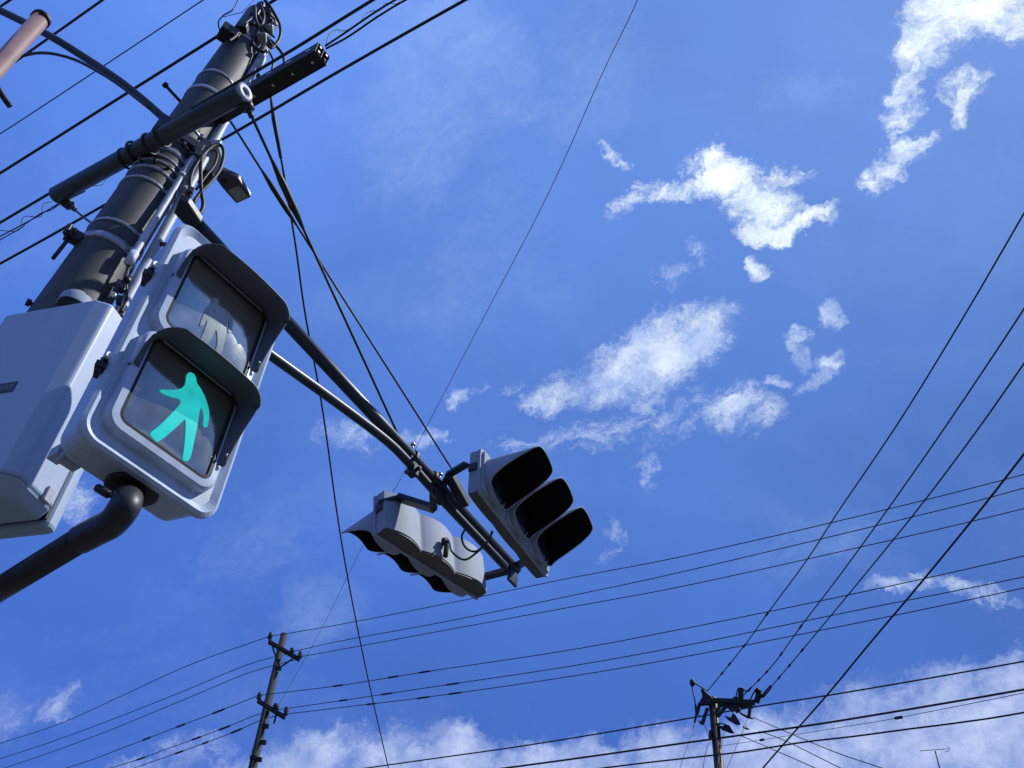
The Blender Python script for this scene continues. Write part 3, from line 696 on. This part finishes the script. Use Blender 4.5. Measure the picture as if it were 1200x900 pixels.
b = MB(); b.box((-Wc/2+.01, Dc+.005, Hc/2), (Wc+.045, .008, Hc-.02)); b.build('gasket', 'black', cab, world=False)
b = MB(); b.box((-Wc/2+.012, Dc+.035, Hc/2-.005), (Wc+.055, .05, Hc+.02)); b.build('back_box', 'cab', cab, world=False, bevel=.02, seg=3)
b = MB(); b.box((-Wc/2, Dc+.10, Hc*.25), (.2, .08, .06)); b.box((-Wc/2, Dc+.10, Hc*.8), (.2, .08, .06)); b.each('mounting_bracket', 'galv', cab, world=False, bevel=.004)
# dark sticker with pale marks at the left edge of the broad face
def cabpt(x, y):
    Mi = cabm.inverted(); w = Mi @ ray(x, y); c = Mi @ (Vector((A.x, A.y, zbot))-EYEV); t = c.y/w.y; return w*t-c
s0, s1 = cabpt(-14, 462), cabpt(17, 449)
b = MB(); cxs, czs = (s0.x+s1.x)/2, (s0.z+s1.z)/2; b.box((cxs, -.0015, czs), (.105, .0025, .042)); stk = b.build('sticker', 'sticker', cab, world=False)
b = MB()
for i, (dx, dz, ww, hh) in enumerate(((.038, .006, .012, .003), (.038, -.004, .012, .003), (.038, .001, .003, .016), (.022, .007, .010, .003), (.022, -.001, .003, .018), (.017, -.006, .004, .008), (.027, -.006, .004, .008), (.005, .0, .012, .003), (.005, .008, .012, .003), (.005, -.008, .012, .003), (-.002, 0, .003, .018), (-.018, 0, .003, .018), (-.018, .004, .012, .003), (-.035, 0, .012, .012))):
    b.box((cxs+dx, -.0035, czs+dz), (ww, .001, hh))
b.build('sticker_marks', 'veh', stk, world=False)
b = MB()
for z in (.06, Hc-.08): b.box((.049, .15, z), (.012, .03, .05))
b.each('hinge', 'galv', cab, world=False, bevel=.003)

# ------------------------------------------------------------------ brown post and curved arm at the top left
bp1 = P(50, 20, D=2.7); bdir = (P(50, 20, D=2.7)-P(0, 62, D=2.7)).normalized()
bdir = Vector((0, 0, 1)); fb = Vector((bp1.x, bp1.y, 0))
post = thing('sign_post', 'reddish brown round steel post with black cap at the top left corner', 'post', fb)
b = MB(); b.tube([fb, bp1-Vector((0, 0, .01))], .033, 28); b.build('post_tube', 'brown', post)
b = MB(); b.lathe(bp1-Vector((0, 0, .03)), (0, 0, 1), [(0, .0345), (0, .038), (.02, .038), (.03, .030), (.034, .001)], 28, False); b.build('cap', 'black', post)
ca_ = thing('curved_lamp_arm', 'dark curved steel tube sweeping from the utility pole up behind the brown post', 'bracket arm', P(195, 142, D=KP))
pts = [P(x, y, D=D) for x, y, D in ((200, 146, KP), (170, 119, KP+.1), (140, 95, KP+.2), (100, 68, KP+.35), (60, 43, KP+.5), (20, 22, KP+.7), (-20, 4, KP+.9), (-80, -16, KP+1.2))]
b = MB(); b.tube(catmull(pts, 8), .0195, 16); b.build('tube', 'dark', ca_)
pts = [P(x, y, D=D) for x, y, D in ((175, 127, KP+.02), (140, 100, KP+.12), (115, 84, KP+.2), (85, 69, KP+.3), (52, 62, KP+.35), (22, 67, KP+.4), (-5, 82, KP+.5), (-30, 110, KP+.5))]
b = MB(); b.tube(catmull(pts, 8), .0075, 10); b.build('cable', 'greypipe', ca_)
tag(MB().tube(catmull([P(x, y, D=KP-.2) for x, y in ((-14, 78), (-4, 100), (4, 114), (12, 125))], 6), .011, 10).build('cable_end', 'wire'), 'short black cable end curling in from the left edge below the brown post', 'cable')

# ------------------------------------------------------------------ wires
def wire(pxs, e0_, e1_, r, label, group=None, name='wire', cat='wire', knots=(), rk=None, n=8):
    """pxs: photo pixels along the wire; e0_, e1_: ('D'|'z', value) of its ends; inner points lie in the vertical plane through the ends"""
    a = P(*pxs[0], **{e0_[0]: e0_[1]}); c = P(*pxs[-1], **{e1_[0]: e1_[1]})
    hn = (c-a).cross(Vector((0, 0, 1))).normalized(); pts = [a]
    for x, y in pxs[1:-1]:
        w = ray(x, y); t = (a-EYEV).dot(hn)/w.dot(hn); pts.append(EYEV+w*t)
    pts.append(c)
    cp = catmull(pts, n); b = MB(); b.tube(cp, r, 8)
    o = b.build(name, 'wire'); tag(o, label, cat, group)
    for kx, ky, ll in knots:                      # sleeves and spacers clipped on the wire
        w = ray(kx, ky); t = (a-EYEV).dot(hn)/w.dot(hn); q = EYEV+w*t
        best = None
        for i in range(len(cp)-1):
            ab = cp[i+1]-cp[i]; tt = max(0, min(1, (q-cp[i]).dot(ab)/ab.length_squared)); c_ = cp[i]+ab*tt
            if best is None or (c_-q).length < best[0]: best = ((c_-q).length, i, c_)
        j, q = best[1], best[2]; d_ = (cp[j+1]-cp[j]).normalized()
        b = MB(); rr = rk or r*2.2; b.tube([q-d_*ll/2, q-d_*ll*.35, q+d_*ll*.35, q+d_*ll/2], [r*1.1, rr, rr, r*1.1], 8); b.build('sleeve', 'wire', o)
    return o
def ext(p, q, k):  # extend a straight pixel line beyond q by factor k
    return (q[0]+(q[0]-p[0])*k, q[1]+(q[1]-p[1])*k)
GN = 'wires at the top left passing the near utility pole'
zt_ = 4.75
wire([(-260, 269), (0, 85), (120, 0), (300, -128)], ('z', 5.2), ('z', 5.2), .0075, 'dark wire crossing the top left corner just behind the brown post cap', GN)
wire([(-200, 150), (0, 8), (12, 0), (160, -105)], ('z', 5.6), ('z', 5.6), .0075, 'short bit of wire cutting the extreme top left corner', GN)
wire([(-200, 284), (0, 157), (238, 0), (400, -107)], ('z', 6.5), ('z', 6.5), .0045, 'faint thin wire crossing behind the curved tube to the top edge near the pole head', GN)
wire([(-300, 391), (0, 203), (130, 121), (262, 38)], ('z', zt_), ('D', KP), .0085, 'dark wire running from the left edge up to the clamp at the pole head', GN)
wire([(305, 14), (325, -2), (520, -120)], ('D', KP), ('z', zt_), .009, 'dark wire leaving the pole head to the upper right through the top edge', GN)
wire([(-300, 438), (0, 261), (190, 148), (330, 66), (440, -2), (700, -160)], ('z', 4.0), ('z', 4.0), .0075, 'dark wire running just above the round crossbar and on above the black beam', GN)
wire([(-300, 472), (0, 309), (130, 236), (270, 158), (400, 82), (545, 0), (760, -118)], ('z', 4.35), ('z', 4.35), .0080, 'long dark wire passing behind the pole, below the black beam, to the top edge', GN)
wire([(-200, 376), (0, 277), (75, 235), (150, 192), (200, 165)], ('z', 4.5), ('z', 4.5), .004, 'thin grey service wire reaching the pole just below the round crossbar', GN)
wire([(-200, 388), (0, 281), (30, 262), (48, 250), (60, 246), (72, 238), (100, 224)], ('z', 4.5), ('z', 4.5), .0035, 'thin crinkled service wire under the left end of the round crossbar', GN)
tag(MB().tube(catmull([P(x, y, D=5.9) for x, y in ((0, 270), (22, 270), (28, 254), (48, 254), (50, 240), (62, 236))], 4), .003, 6).build('wire', 'wire'), 'loose kinked wire end looping under the left end of the crossbar', 'wire', GN)
tag(MB().tube(catmull([P(x, y, D=5.6) for x, y in ((100, 221), (108, 218), (120, 216), (128, 206), (140, 200))], 4), .003, 6).build('wire', 'wire'), 'loose kinked wire between crossbar and pole at mid left', 'wire', GN)
wire([(381, 54), (405, 38), (440, 14), (480, -10), (600, -80)], ('z', zb), ('z', zb), .005, 'upper of the twin wires leaving the outer end of the black beam', GN)
wire([(382, 57), (408, 43), (445, 18), (486, -6), (610, -72)], ('z', zb), ('z', zb), .005, 'lower of the twin wires leaving the outer end of the black beam', GN)
tag(MB().tube(catmull([P(x, y, D=2.9) for x, y in ((382, 52), (386, 40), (394, 35), (404, 36), (420, 28), (432, 14), (446, 12), (452, 4), (466, 4), (474, -6), (486, -12))], 5), .0025, 6).build('wire', 'wire'), 'thin looping lashing wire above the twin wires at the end of the black beam', 'wire', GN)
tag(MB().tube(catmull([P(x, y, D=KP) for x, y in ((258, 38), (256, 26), (262, 18), (272, 12), (278, 2), (282, -12))], 6), .004, 6).build('wire', 'wire'), 'thin wire looping up from the clamp at the left of the pole head', 'wire', GN)
tag(MB().tube(catmull([P(x, y, D=KP) for x, y in ((262, 20), (272, 17), (284, 14), (292, 6), (302, -4))], 6), .002, 6).build('wire', 'wire'), 'hair-thin wire curling past the left of the pole head', 'wire', GN)
GS = 'guy wires from the pole head down to the signal arm'
def guy(p0, D0, px_end, r, label, mids=(), bulge=()):
    e = onplane(*px_end); a = P(*p0, D=D0)
    b = MB(); b.tube([a, e], r, 8); o = tag(b.build('guy_wire', 'wire'), label, 'guy wire', GS)
    for t in bulge:
        q = a.lerp(e, t[0]); q2 = a.lerp(e, t[1]); b = MB(); b.tube([q, q.lerp(q2, .3), q.lerp(q2, .7), q2], [r*1.1, r*2.6, r*2.6, r*1.1], 8); b.build('preformed_grip', 'wire', o)
guy((292, 130), 2.42, (470, 517), .0065, 'guy wire from the ringed crossbar end to the nearer joint of the signal arm', bulge=((.12, .30),))
guy((270, 142), 2.9, (531, 552), .0055, 'guy wire from the pole to the signal arm beside the right traffic signal', bulge=((.12, .26),))
wire([(317, 110), (325, 160), (333, 207), (346, 285), (358, 370), (378, 480), (401, 640), (428, 780), (455, 899), (475, 980)], ('D', 3.0), ('D', 14), .0065, 'black cable dropping from the pole head past the pedestrian signal to the bottom edge', None)
# thick grip at its top
b = MB(); b.tube([P(317, 112, D=3.0), P(321, 140, D=3.02), P(329, 185, D=3.05)], [.006, .0125, .008], 8); tag(b.build('cable_grip', 'wire'), 'thick black cable grip hanging below the black beam', 'cable grip')
wire([(800, -130), (747, 0), (705, 88), (640, 232), (560, 385), (500, 500), (470, 560), (425, 640), (375, 740), (330, 820), (280, 905)], ('z', 7.5), ('D', 26), .0032, 'hair-thin wire falling from the top edge behind the arm towards the far left pole', None)

DL = 24.0
# ---- far left pole
lt = P(333, 743, D=DL); lft = P(296, 900, D=DL); ld = (lt-lft).normalized(); lf = lft-ld*(lft.z/ld.z)
lpole = thing('utility_pole', 'distant slim concrete utility pole with two crossarms at the bottom left', 'utility pole', lf, None, 'distant utility poles')
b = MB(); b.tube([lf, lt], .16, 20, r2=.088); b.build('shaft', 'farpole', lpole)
def farbar(parent, pts, D, w, h, name='crossarm', mt='farpole'):
    b = MB(); b.bar(P(*pts[0], D=D), P(*pts[1], D=D), w, h); return b.build(name, mt, parent, bevel=.01)
def insul(parent, x, y, D, h=.28, r=.07, mt='farmetal', lean=(0, 0)):
    q = P(x, y, D=D); b = MB(); b.lathe(q, (lean[0], lean[1], 1), [(0, .02), (h*.3, .025), (h*.35, r), (h*.5, r*.6), (h*.6, r), (h*.75, r*.6), (h*.85, r*.8), (h, r*.2)], 12); return b.build('insulator', mt, parent)
c1 = farbar(lpole, ((315, 752), (351, 773)), DL-.15, .10, .10)
c2 = farbar(lpole, ((302, 821), (334, 841)), DL-.15, .10, .10)
insul(c1, 315, 752, DL-.15); insul(c1, 341, 767, DL-.15, .2); insul(c1, 350, 775, DL-.15, .3)
insul(c2, 302, 823, DL-.15); insul(c2, 322, 833, DL-.15, .2, .09); insul(c2, 333, 843, DL-.15, .35)
farbar(lpole, ((319, 758), (329, 784)), DL-.12, .04, .04, 'brace', 'sil'); farbar(lpole, ((343, 772), (330, 781)), DL-.12, .04, .04, 'brace', 'sil')
farbar(lpole, ((324, 836), (321, 848)), DL-.12, .05, .05, 'bracket', 'sil')
b = MB()
for x, y in ((311, 851), (308, 870), (297, 888), (326, 783), (303, 890)): b.box(P(x, y, D=DL-.15), (.16, .1, .09))
b.each('band', 'sil', lpole)

GL = 'wires of the distant left utility pole'
zr = lt.z-EYE
def lz(x, y, D=DL-.15): return P(x, y, D=D).z-EYE
LW = [
    ([(-150, 915), (0, 871), (75, 846), (150, 812), (225, 778), (315, 746)], 'topmost of the wires sloping down left from the distant left pole', ()),
    ([(-150, 932), (0, 889), (100, 855), (210, 812), (290, 779), (342, 765)], 'second wire down of the three sloping left from the upper crossarm', ()),
    ([(-150, 948), (8, 899), (110, 863), (220, 818), (290, 789), (350, 772)], 'third wire down of the three sloping left from the upper crossarm', ()),
    ([(-60, 938), (78, 900), (150, 874), (210, 851), (255, 834), (303, 815)], 'upper of three spacer-dotted wires sloping left from the lower crossarm', ((256, 834, .55), (212, 850, .4), (172, 865, .4))),
    ([(10, 930), (133, 899), (200, 876), (263, 853), (300, 838), (324, 832)], 'middle of three spacer-dotted wires sloping left from the lower crossarm', ((263, 853, .5), (230, 865, .4), (165, 889, .4))),
    ([(60, 933), (160, 899), (220, 878), (276, 857), (308, 843), (334, 837)], 'lower of three spacer-dotted wires sloping left from the lower crossarm', ((277, 857, .5), (240, 872, .3), (210, 881, .4))),
]
for px, lab, kn in LW:
    zz = lz(*px[-1]); wire(px, ('z', zz*.98), ('D', DL-.15), .0105, lab, GL, knots=kn, rk=.026)
RW = [
    ([(315, 746), (400, 731.5), (530, 706), (660, 679), (800, 652), (1010, 604), (1200, 556), (1500, 474)], 'highest of the six long wires running right from the distant left pole', .0098, ()),
    ([(342, 764), (400, 751), (530, 727), (660, 700), (800, 670), (1093, 600), (1200, 572), (1500, 490)], 'second highest of the six long wires running right from the distant left pole', .0098, ()),
    ([(350, 770), (400, 761), (530, 737), (660, 713), (800, 687), (1000, 643), (1200, 596), (1500, 518)], 'third highest of the six long wires running right from the distant left pole', .0098, ()),
    ([(303, 815), (400, 803), (500, 787), (660, 763), (800, 737), (1000, 696), (1200, 651.5), (1500, 580)], 'fourth highest of the six long wires running right, passing the small cloud wisp', .0098, ((460, 795, .35), (497, 789, .35), (396, 804, .35))),
    ([(324, 832), (400, 821), (500, 806), (660, 782), (800, 757), (1000, 716), (1200, 676), (1500, 610)], 'fifth highest of the six long wires running right from the distant left pole', .0098, ((402, 821, .3), (453, 814, .35), (530, 804, .4))),
    ([(334, 837), (400, 829), (500, 817), (660, 794), (800, 770), (1000, 731), (1200, 689), (1500, 622)], 'lowest of the six long wires running right from the distant left pole', .0098, ((435, 824, .3), (496, 817, .4), (533, 811, .4))),
]
for px, lab, r, kn in RW:
    zz = lz(*px[0]); wire(px, ('D', DL-.15), ('z', zz*.98), r, lab, 'long wires running right from the distant left pole', knots=kn, rk=.022)

# ---- far right pole
DR = 24.0
rtp = P(835, 818, D=DR); rb = P(843, 902, D=DR); rd = (rtp-rb).normalized(); rf = rb-rd*(rb.z/rd.z)
rpole = thing('utility_pole', 'distant cluttered utility pole with crossarm, insulators and switches at the bottom right', 'utility pole', rf, None, 'distant utility poles')
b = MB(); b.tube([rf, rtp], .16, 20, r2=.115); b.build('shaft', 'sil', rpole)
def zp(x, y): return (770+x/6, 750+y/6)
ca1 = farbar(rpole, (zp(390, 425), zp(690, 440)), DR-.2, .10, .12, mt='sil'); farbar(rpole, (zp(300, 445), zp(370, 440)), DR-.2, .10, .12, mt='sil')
farbar(rpole, (zp(390, 455), zp(675, 468)), DR+.2, .08, .09, mt='sil')
for a_, c_ in (((445, 460), (410, 520)), ((485, 465), (425, 540)), ((480, 450), (540, 500)), ((655, 470), (645, 545)), ((300, 445), (280, 525)), ((355, 480), (320, 580))):
    farbar(rpole, (zp(*a_), zp(*c_)), DR-.15, .10, .08, 'brace', 'sil')
def lump(parent, pxs, D, dep=.25, name='switch'):
    b = MB(); back = (P(*zp(*pxs[0]), D=D+dep)-P(*zp(*pxs[0]), D=D)); b.prism([P(*zp(x, y), D=D) for x, y in pxs], back); return b.build(name, 'sil', parent, bevel=.02)
lump(rpole, ((305, 345), (322, 340), (345, 365), (380, 395), (395, 420), (390, 465), (345, 460), (305, 425), (318, 395)), DR-.2, name='strain_clamp')
lump(rpole, ((540, 395), (570, 400), (565, 450), (590, 500), (560, 520), (530, 480), (500, 455)), DR-.2, name='switch')
lump(rpole, ((470, 530), (520, 545), (530, 510), (555, 530), (590, 595), (560, 600), (500, 565)), DR-.2, name='cutout')
lump(rpole, ((420, 600), (465, 605), (475, 590), (510, 600), (545, 660), (510, 655), (460, 635)), DR-.2, name='cutout')
lump(rpole, ((580, 500), (620, 525), (680, 550), (675, 560), (630, 550), (575, 515)), DR-.2, .1, name='cutout')
lump(rpole, ((600, 600), (650, 625), (645, 635), (605, 622)), DR-.2, .1, name='cutout')
lump(rpole, ((262, 450), (275, 450), (290, 500), (270, 585), (256, 585), (268, 520)), DR-.2, .12, name='arrester')
lump(rpole, ((285, 560), (300, 570), (318, 570), (330, 545), (345, 550), (330, 600), (305, 595)), DR-.2, .12, name='arrester')
lump(rpole, ((365, 630), (385, 635), (385, 705), (362, 700)), DR-.3, .3, name='junction_box')
lump(rpole, ((435, 735), (448, 735), (445, 770), (435, 765)), DR-.2, .1, name='bracket')
for (x, y, x1, y1) in ((590, 430, 590, 345), (700, 435, 720, 360), (735, 400, 702, 348)):
    a, c = P(*zp(x, y), D=DR-.2), P(*zp(x1, y1), D=DR-.2); d_ = c-a; n_ = 5; b = MB()
    b.tube([a+d_*(i/12) for i in range(13)], [.045 if i % 2 else .085 for i in range(13)], 10); b.build('insulator', 'sil', rpole)
for pts in (((358, 360), (300, 325), (248, 298), (245, 330), (262, 410), (270, 450)), ((620, 370), (650, 345), (640, 360), (575, 340), (560, 380), (555, 405)), ((745, 405), (795, 345), (800, 320), (770, 350), (740, 390)), ((700, 350), (680, 370), (660, 410), (655, 430)), ((380, 600), (470, 590), (540, 655)), ((575, 330), (590, 360), (600, 400))):
    b = MB(); b.tube(catmull([P(*zp(x, y), D=DR-.25) for x, y in pts], 5), .018, 6); b.build('jumper_cable', 'sil', rpole)
b = MB(); q = P(*zp(248, 300), D=DR-.25); b.lathe(q-Vector((0, 0, .1)), (0, 0, 1), [(0, .03), (.05, .07), (.15, .07), (.2, .03)], 10); b.build('insulator', 'sil', rpole)
GR = 'wires rising right from the distant right pole'
spk = lambda L_: [(x, y, .22) for x, y in L_]
wire([(829, 810), (872, 757), (900, 718), (945, 657), (982, 600), (1055, 492), (1130, 370), (1200, 250), (1290, 95)], ('D', DR-.2), ('D', 8.8), .0125, 'leftmost of the steep wires rising from the distant right pole', GR, knots=spk([(855, 778), (846, 789), (872, 757), (899, 719)]), rk=.024)
wire([(872, 814), (905, 780), (940, 732), (985, 673), (1038, 600), (1110, 497), (1200, 362), (1330, 160)], ('D', DR-.2), ('D', 9.2), .0125, 'second from the left of the steep wires rising from the distant right pole', GR, knots=spk([(898, 785), (889, 795), (915, 763), (938, 733), (879, 806)]), rk=.024)
wire([(893, 817), (925, 780), (960, 738), (1008, 680), (1073, 600), (1135, 518), (1200, 426), (1330, 235)], ('D', DR-.2), ('D', 9.6), .0125, 'third from left of the steep wires, ending at the distant pole\'s right insulator', GR, knots=spk([(925, 780), (913, 794), (940, 762), (903, 804)]), rk=.024)
wire([(840, 968), (895, 899), (967, 817), (1020, 753), (1080, 682), (1147, 600), (1200, 532), (1340, 350)], ('D', 19), ('D', 9.5), .014, 'thickest steep wire at the right, leaving at the bottom edge beside the right pole', GR)
GH = 'nearly level wires along the bottom right'
wire([(100, 948), (437, 899), (620, 873), (800, 843), (880, 829), (1000, 810), (1200, 775), (1450, 728)], ('z', 6.6), ('z', 6.8), .012, 'top nearly level wire at the bottom, passing just under the right pole crossarm', GH)
wire([(300, 937), (600, 899), (800, 871), (900, 857), (1000, 842), (1200, 808), (1450, 762)], ('z', 6.2), ('z', 6.4), .016, 'second nearly level cable at the bottom, the thick one below the crossarm', GH)
wire([(845, 874), (893, 867), (1000, 850), (1053, 841), (1200, 812), (1400, 770)], ('D', DR-.3), ('z', 6.5), .006, 'thin wire with two small beads between the level cables at the bottom right', GH, knots=((893, 867, .2), (1053, 841, .25)), rk=.03)
wire([(500, 927), (715, 899), (800, 889), (870, 881), (940, 870), (1000, 863), (1060, 855), (1130, 846), (1200, 835), (1450, 790)], ('z', 5.9), ('z', 6.0), .013, 'lowest nearly level cable at the bottom, slightly wavy', GH)
GD = 'service wires spreading from the distant right pole'
for px, D1, lab, r in (
    ([(883, 841), (970, 878), (1033, 900), (1160, 945)], 16, 'upper of three service wires sloping down right from the right pole', .010),
    ([(890, 857), (920, 868), (985, 900), (1080, 945)], 16, 'middle of three service wires sloping down right from the right pole', .010),
    ([(868, 862), (905, 878), (955, 900), (1040, 940)], 16, 'lower of three service wires sloping down right from the right pole', .010),
    ([(814, 848), (806, 873), (797, 900), (785, 940)], 20, 'thin service wire dropping left of the right pole', .009),
    ([(826, 850), (831, 866), (827, 882), (824, 900), (818, 940)], 22, 'thin service wire hanging closest to the left side of the right pole shaft', .008),
    ([(849, 858), (846, 870), (842, 890), (836, 930)], 22, 'thin wire crossing behind the shaft of the right pole', .007),
    ([(876, 843), (868, 863), (852, 900), (838, 935)], 20, 'thin service wire dropping right of the right pole shaft', .009)):
    wire(px, ('D', DR-.2), ('D', D1), r, lab, GD)

# ---- television aerial at the bottom right
at = thing('television_aerial', 'tiny television aerial on a mast at the bottom right edge of the clouds', 'aerial', P(1109, 930, D=30))
q0, q1_ = P(1109, 930, D=30), P(1096, 880, D=30)
b = MB(); b.tube([q0, q1_], .02, 8); b.build('mast', 'farmetal', at)
b = MB(); b.tube([P(1078, 880, D=30), P(1112, 877.5, D=30)], .010, 6); bo = b.build('boom', 'farmetal', at)
b = MB()
for x in (1080, 1086, 1092, 1099, 1105, 1110):
    y = 880-(x-1078)*.073; q = P(x, y, D=30); v_ = (q-EYEV).normalized(); b.tube([q-v_*.25+Vector((0, 0, .0)), q+v_*.25], .007, 6)
b.tube([P(1107, 881.5, D=30), P(1112, 880, D=30), P(1113, 877, D=30), P(1110, 874.5, D=30)], .008, 6); b.build('elements', 'farmetal', bo)
